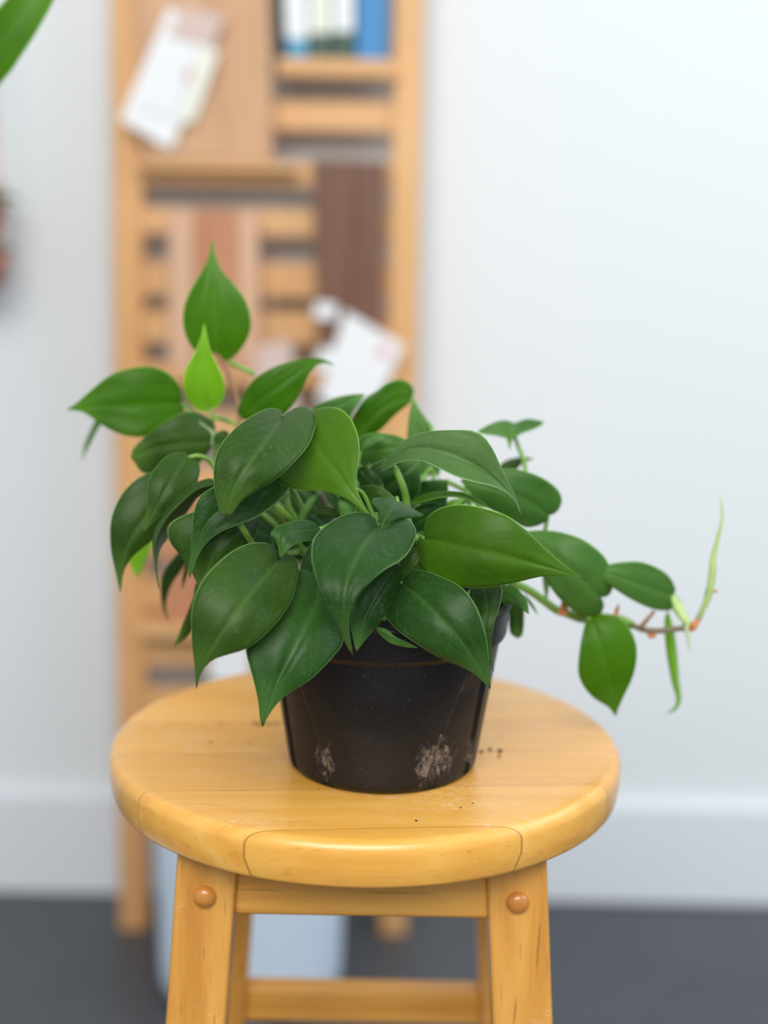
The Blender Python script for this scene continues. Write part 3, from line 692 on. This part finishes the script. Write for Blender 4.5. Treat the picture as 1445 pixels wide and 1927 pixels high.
# ------------------------------------------------------------------ soil crumbs on the seat
crumb_px = [(478,1361),(487,1364),(496,1360),(505,1364),(514,1361),(523,1363),(416,1362),(470,1398),(906,1415),(922,1411),(941,1414),(939,1424),(944,1385),
            (867,1520),(889,1512),(783,1545),(396,1397),(600,1484)]
def crumb_mesh():
    bm = bmesh.new(); bmesh.ops.create_icosphere(bm, subdivisions=2, radius=1)
    for v in bm.verts: v.co *= 1+.45*noise.noise(v.co*1.7)
    me = bpy.data.meshes.new('soil_crumb'); bm.to_mesh(me); bm.free(); me.materials.append(M['crumb']); return me
M['crumb'] = plain('crumb_soil', (.06, .035, .02), .95, .4, 300)
cm = crumb_mesh()
CL = ['in the row left of the pot', 'right of the pot', 'near the front of the seat']
for i, (x, y) in enumerate(crumb_px):
    d = fwd + rgt*((x-722.5)/FPX) - upv*((y-963.5)/FPX)
    p = CAM + d*((.6000-CAM.z)/d.z)
    c = bpy.data.objects.new('soil_crumb', cm); COL.objects.link(c)
    k = random.uniform(.0006, .0013) if i < 6 or 8 <= i < 11 else random.uniform(.0004, .0008)
    c.scale = (k*1.3, k, k*.8); c.location = (p.x, p.y, .5998+k*.7); c.rotation_euler = (0, 0, random.uniform(0, 6))
    g = 1 if 8 <= i < 13 else (2 if i in (13, 14, 15, 17) else 0)
    tag(c, ['tiny dark soil crumb lying on the seat left of the pot', 'tiny dark soil crumb lying on the seat right of the pot', 'tiny dark soil crumb lying on the seat in front of the pot'][g], 'crumb',
        ['soil crumbs left of the pot', 'soil crumbs right of the pot', 'soil crumbs in front of the pot'][g])

# ------------------------------------------------------------------ ladder rack against the wall
LY0, LY1 = .900, .955      # front face at the floor, front face at z = 1.3 (leans back)
def ly(z): return LY0+(LY1-LY0)*z/1.3
rack = empty('ladder_rack', (-.135, .93, 0), 'tall pale wooden ladder rack with slats, leaning on the white wall', 'rack')
def stile(xb, xt, wd, th):
    zt = 1.42
    def q(z, x): return [(x-wd/2, ly(z), z), (x+wd/2, ly(z), z), (x+wd/2, ly(z)+th, z), (x-wd/2, ly(z)+th, z)]
    return hexa_bm(q(0, xb), q(zt, xt))
bm_obj('stile', stile(-.302, -.3005, .036, .045), M['lad_z'], rack, bevel=.003)
bm_obj('stile', stile(.030, .027, .034, .045), M['lad_z'], rack, bevel=.003)
def slat(z0, z1, dy=.006, th=.018):
    a, b_ = ly(z0)+dy, ly(z1)+dy
    return bm_obj('slat', hexa_bm([(-.284, a, z0), (.013, a, z0), (.013, a+th, z0), (-.284, a+th, z0)], [(-.284, b_, z1), (.013, b_, z1), (.013, b_+th, z1), (-.284, b_+th, z1)]), M['lad_x'], rack, bevel=.002)
z = 1.003
for z0, z1 in ((1.003,1.037),(.938,.966),(.880,.911),(.808,.848),(.752,.791),(.692,.728),(.632,.668),(.560,.60),(.49,.53),(.42,.46),(.35,.39),(.28,.32),(.21,.25)): slat(z0, z1)
# shelf for the books, and ledges the boards stand on
def ledge(z, name='shelf', x0=-.284, x1=.013, d0=-.035, th=.018):
    a = ly(z)
    return bm_obj(name, box_bm((x0, a+d0, z-th), (x1, a+.044, z)), M['lad_x'], rack, bevel=.002)
ledge(1.0835, x0=-.1225, d0=-.03, th=.020)
ledge(.966, 'ledge', -.284, -.10, d0=-.030, th=.010)
ledge(.722, 'ledge', -.284, .013, d0=-.030, th=.014)
ledge(.415, 'ledge', -.284, .013, d0=-.045, th=.014)
# ------------------------------------------------------------------ cutting boards
def board(name, label, mat, px, y_front, th=.018, strips=None, cat='cutting board', zb=None):
    """px: four corners in world x,z order bl, br, tr, tl"""
    bl, br, tr_, tl = px
    if zb: bl = (bl[0], zb+.0008); br = (br[0], zb+.0008)
    root = empty(name, ((bl[0]+br[0])/2, y_front, min(bl[1], br[1])), label, cat)
    def pt(u, v, dy):
        x = (bl[0]*(1-u)+br[0]*u)*(1-v)+(tl[0]*(1-u)+tr_[0]*u)*v
        zz = (bl[1]*(1-u)+br[1]*u)*(1-v)+(tl[1]*(1-u)+tr_[1]*u)*v
        return (x, y_front+dy+(zz-bl[1])*.0423, zz)
    for (u0, u1, mm, nm) in (strips or [(0, 1, mat, 'panel')]):
        bm_obj(nm, hexa_bm([pt(u0,0,0), pt(u1,0,0), pt(u1,0,th), pt(u0,0,th)], [pt(u0,1,0), pt(u1,1,0), pt(u1,1,th), pt(u0,1,th)]), M[mm], root, bevel=.002)
    return root
def bx(px, py, Y): p = at(px, py, Y); return (p.x, p.z)
Yb1 = ly(.968)-.0275
board('cutting_board', 'large pale brown wooden cutting board with vertical grain, at the top of the rack', 'board',
      (bx(272,300,Yb1), bx(512,302,Yb1), bx(506,-160,Yb1+.02), bx(246,-160,Yb1+.02)), Yb1, .0250, zb=.966)
Yb2 = ly(.722)-.0285
board('cutting_board', 'narrow reddish cutting board with lighter side strips, behind the tallest leaf', 'cherry',
      (bx(318,702,Yb2), bx(488,704,Yb2), bx(484,396,Yb2+.01), bx(318,392,Yb2+.01)), Yb2, .016,
      [(0, .28, 'maple', 'side_strip'), (.28, .78, 'cherry', 'panel'), (.78, 1, 'maple', 'side_strip')], zb=.722)
board('cutting_board', 'dark brown walnut cutting board hung at the right of the rack', 'walnut',
      (bx(600,704,Yb2), bx(716,704,Yb2), bx(726,304,Yb2+.01), bx(588,300,Yb2+.01)), Yb2, .020, zb=.722)
Yb3 = ly(.415)-.028
board('cutting_board', 'dull reddish brown board low on the rack, behind the hanging leaves', 'cherry',
      (bx(312,1222,Yb3), bx(450,1224,Yb3), bx(450,940,Yb3+.01), bx(312,940,Yb3+.01)), Yb3, .018, zb=.415)

# ------------------------------------------------------------------ hanging paper tags
def card(parent, quad, Y, mat, name='card', th=.0012, dz=0):
    p = [at(x, y, Y) for x, y in quad]
    b0 = [(q.x, q.y, q.z) for q in p]; b1 = [(q.x, q.y+th, q.z) for q in p]
    bm = bmesh.new(); v = [bm.verts.new(c) for c in b0+b1]
    for f in ((0,1,2,3),(7,6,5,4),(0,4,5,1),(1,5,6,2),(2,6,7,3),(3,7,4,0)): bm.faces.new([v[i] for i in f])
    return bm_obj(name, bm, M[mat], parent, smooth=False)
TY = Yb1-.010
tg = empty('price_tag', at(285, 250, TY), 'white paper tag with two pale panels hanging tilted over the large pale board', 'tag')
card(tg, [(226,225),(322,282),(412,60),(318,12)], TY, 'card')
card(tg, [(262,205),(330,222),(372,92),(312,80)], TY-.0025, 'book_white', 'panel')
card(tg, [(334,236),(366,228),(412,96),(376,88)], TY-.0025, 'cream', 'panel')
card(tg, [(318,66),(398,86),(424,30),(342,12)], TY-.0035, 'kraft', 'header')
card(tg, [(346,150),(362,152),(366,132),(350,130)], TY-.0036, 'pink', 'stamp')
bm_obj('string', tube_bm([at(383,22,TY-.004), at(388,-60,TY-.003), at(390,-150,TY+.006)], .0009, 6), M['cord'], tg)
TY2 = Yb2-.008
tg = empty('price_tag', at(670, 740, TY2), 'white paper tag with a faint pink stamp, hanging tilted over the dark walnut board', 'tag')
card(tg, [(598,752),(700,782),(760,650),(650,585)], TY2, 'card')
card(tg, [(708,668),(730,674),(738,656),(716,650)], TY2-.001, 'pink', 'stamp')
card(tg, [(590,598),(632,602),(634,572),(594,568)], TY2-.002, 'card', 'header')
card(tg, [(590,690),(632,706),(640,662),(604,652)], TY2-.002, 'card', 'flap')
bm_obj('string', tube_bm([at(634,590,TY2-.001), at(655,560,TY2-.002), at(662,480,TY2), at(660,300,TY2+.006)], .0007, 6), M['dark_cord'], tg)
TY3 = Yb3-.006
tg = empty('price_tag', at(400, 1250, TY3), 'white paper tag half hidden behind the lowest leaves on the left', 'tag')
card(tg, [(392,1278),(470,1290),(478,1160),(402,1150)], TY3, 'card')
bm_obj('string', tube_bm([at(438,1160,TY3-.001), at(436,1120,TY3-.002), at(434,1080,TY3-.003)], .0009, 6), M['cord'], tg)
TY4 = ly(.722)-.034
tg = empty('price_tag', at(500, 760, TY4), 'pale paper tag behind the topmost right-pointing leaf', 'tag')
card(tg, [(470,790),(560,792),(548,640),(486,648)], TY4, 'kraft')
bm_obj('string', tube_bm([at(516,645,TY4-.001), at(512,600,TY4), at(508,540,TY4+.01)], .0009, 6), M['cord'], tg)

# ------------------------------------------------------------------ books on the shelf
SZ = 1.0840
def book(label, x0, x1, depth, h, cover, tilt=0, spine=None, y0=None):
    y0 = y0 if y0 is not None else ly(SZ)-.020
    root = empty('book', ((x0+x1)/2, y0, SZ), label, 'book')
    t = .0016
    def lean(bm):
        for v in bm.verts:
            v.co.x += (v.co.z-SZ)*tilt
        return bm
    bm = box_bm((x0, y0, SZ), (x0+t, y0+depth, SZ+h)); box_bm((x1-t, y0, SZ), (x1, y0+depth, SZ+h), bm); box_bm((x0, y0, SZ), (x1, y0+t, SZ+h), bm)
    bm_obj('cover', lean(bm), M[cover], root, smooth=False)
    bm_obj('pages', lean(box_bm((x0+t, y0+t, SZ+.003), (x1-t, y0+depth-.004, SZ+h-.003))), M['pages'], root, smooth=False)
    if spine:
        for (z0, z1, mm) in spine:
            bm_obj('spine_band', lean(box_bm((x0+.0005, y0-.0006, SZ+z0), (x1-.0005, y0+.0002, SZ+z1))), M[mm], root, smooth=False)
book('thin black book leaning at the left end of the books', -.1205, -.1140, .055, .15, 'book_black', -.07)
book('white-spined book with a blue foot, beside the black book', -.1125, -.0860, .055, .16, 'book_teal', -.045, [(.022, .155, 'book_white')])
book('off-white book with a dark green foot, in the middle of the shelf', -.0850, -.0600, .055, .165, 'book_green', -.03, [(.028, .16, 'cream')])
book('slim white book with a dark foot, left of the blue book', -.0590, -.0350, .055, .16, 'book_green', -.01, [(.030, .155, 'book_white')])
book('bright blue book at the right end of the shelf', -.0335, .0045, .055, .17, 'book_blue', 0)

# ------------------------------------------------------------------ white planter on the floor behind the stool
wp = empty('white_planter', (-.140, .840, 0), 'smooth white planter on the floor behind the stool', 'planter')
prof = [(.06, 0.0), (.084, .0), (.094, .003), (.102, .010), (.1075, .022)]
for k in range(1, 12): prof.append((.1075+.006*k/11, .022+.30*k/11))
prof += [(.1160, .326), (.1150, .330), (.1110, .330), (.1085, .324), (.107, .05), (.06, .02)]
PC = (-.140, .835)
def clampy(r, z, a): return r
bm_obj('body', lathe_bm(prof, 72, (-.140, .770)), M['white_pot'], wp)
bm_obj('soil', lathe_bm([(.02, .29), (.1078, .29), (.1078, .305), (.02, .308)], 48, (-.140, .770)), bpy.data.materials['potting_soil'], wp)

# ------------------------------------------------------------------ plants at the left margin
def strap_leaf(parent, pts, widths, mat, normal, thick=.0006, nm='leaf'):
    C = crom(pts, 28); N = Vector(normal).normalized(); bm = bmesh.new(); uvl = bm.loops.layers.uv.new('uv'); rows = []; UV = {}
    for i, c in enumerate(C):
        t = (C[min(i+1, 27)]-C[max(i-1, 0)]).normalized(); sd = t.cross(N).normalized(); f = i/27
        g = f*(len(widths)-1); k = min(int(g), len(widths)-2); wd = widths[k]+(widths[k+1]-widths[k])*(g-k)
        row = []
        for q in range(-6, 7):
            s = q/6; v = bm.verts.new(c+sd*s*wd+N*(.22*wd*s*s)); UV[v] = ((s+1)/2, f); row.append(v)
        rows.append(row)
    for i in range(27):
        for q in range(12):
            fc = bm.faces.new((rows[i][q], rows[i][q+1], rows[i+1][q+1], rows[i+1][q]))
            for l in fc.loops: l[uvl].uv = UV[l.vert]
    bmesh.ops.remove_doubles(bm, verts=bm.verts, dist=1e-5)
    o = bm_obj(nm, bm, M[mat], parent); s = o.modifiers.new('s', 'SOLIDIFY'); s.thickness = thick
    return o
rp = empty('tall_plant', (-.46, .12, 0), 'large-leaved plant at the left, one broad green leaf reaching into the top corner', 'potted plant')
bm_obj('pot', lathe_bm([(.05, 0), (.085, .0), (.09, .006), (.112, .20), (.116, .205), (.116, .222), (.110, .222), (.106, .20), (.05, .19)], 64, (-.46, .12)), M['white_pot'], rp)
bm_obj('trunk', tube_bm([(-.46, .12, .18), (-.45, .11, .55), (-.455, .12, .9), (-.445, .11, 1.22)], [.010, .008, .006], 12), M['bark'], rp)
Yl = .16
tp = [at(-170,290,Yl), at(-88,190,Yl), at(-10,96,Yl-.005), at(42,30,Yl-.005), at(98,-56,Yl+.0), at(150,-160,Yl+.01)]
strap_leaf(rp, [(-.445,.11,.98)]+tp, [.001,.006,.015,.0185,.018,.012,.0], 'green', (0.15, -1, .25))
for (z, dx, dy, dz, wd) in ((1.15, -.12, .10, .12, .03), (.8, -.15, .02, .06, .035), (.95, -.10, -.12, .05, .03), (1.20, -.05, -.05, .22, .03)):
    a = Vector((-.45, .112, z)); b_ = a+Vector((dx, dy, dz))
    strap_leaf(rp, [a, a.lerp(b_, .4)+Vector((0, 0, .03)), a.lerp(b_, .75)+Vector((0, 0, .035)), b_], [.001, wd*.8, wd, .0], 'green', (-.1, -.3, 1))

hp = empty('hanging_planter', (-.4610, .935, .78), 'pink rope hanger with terracotta pots of dark foliage, cut by the left edge', 'hanging planter')
bm_obj('rope', tube_bm([(-.4600, .935, 1.60), (-.4580, .935, 1.2), (-.4560, .935, 1.05)], .003, 8), M['rope'], hp)
bm_obj('hook', tube_bm([(-.4600, WY, 1.60), (-.4600, .97, 1.605), (-.4600, .935, 1.61), (-.4600, .928, 1.595)], .0028, 8), M['bark'], hp)
for (zt, cx) in ((.915, -.4840), (.851, -.4820)):
    bm_obj('pot', lathe_bm([(.015, zt-.038), (.028, zt-.038), (.036, zt-.012), (.039, zt-.012), (.0395, zt), (.034, zt), (.032, zt-.01), (.012, zt-.012)], 40, (cx, .935)), M['terracotta'], hp)
    fo = bmesh.new()
    rn = random.Random(int(zt*1000))
    for k in range(40):
        a = rn.uniform(0, 2*pi); L = rn.uniform(.036, .066); el = rn.uniform(.1, 1.2)
        d = Vector((cos(a)*cos(el), sin(a)*cos(el), sin(el)*.8))
        p = Vector((cx, .935, zt-.008))
        tube_bm([p, p+d*L*.5+Vector((0, 0, .004)), p+d*L-Vector((0, 0, .010))], [.0016, .0062, .0005], 6, fo, 7)
    bm_obj('foliage', fo, M['foliage'], hp)
bm_obj('rope', tube_bm([(-.4560, .935, 1.05), (-.4535, .935, .98), (-.4500, .935, .915)], .0022, 8), M['rope'], hp)
bm_obj('rope', tube_bm([(-.4500, .935, .905), (-.4495, .935, .87), (-.4500, .935, .835)], .0022, 8), M['rope'], hp)
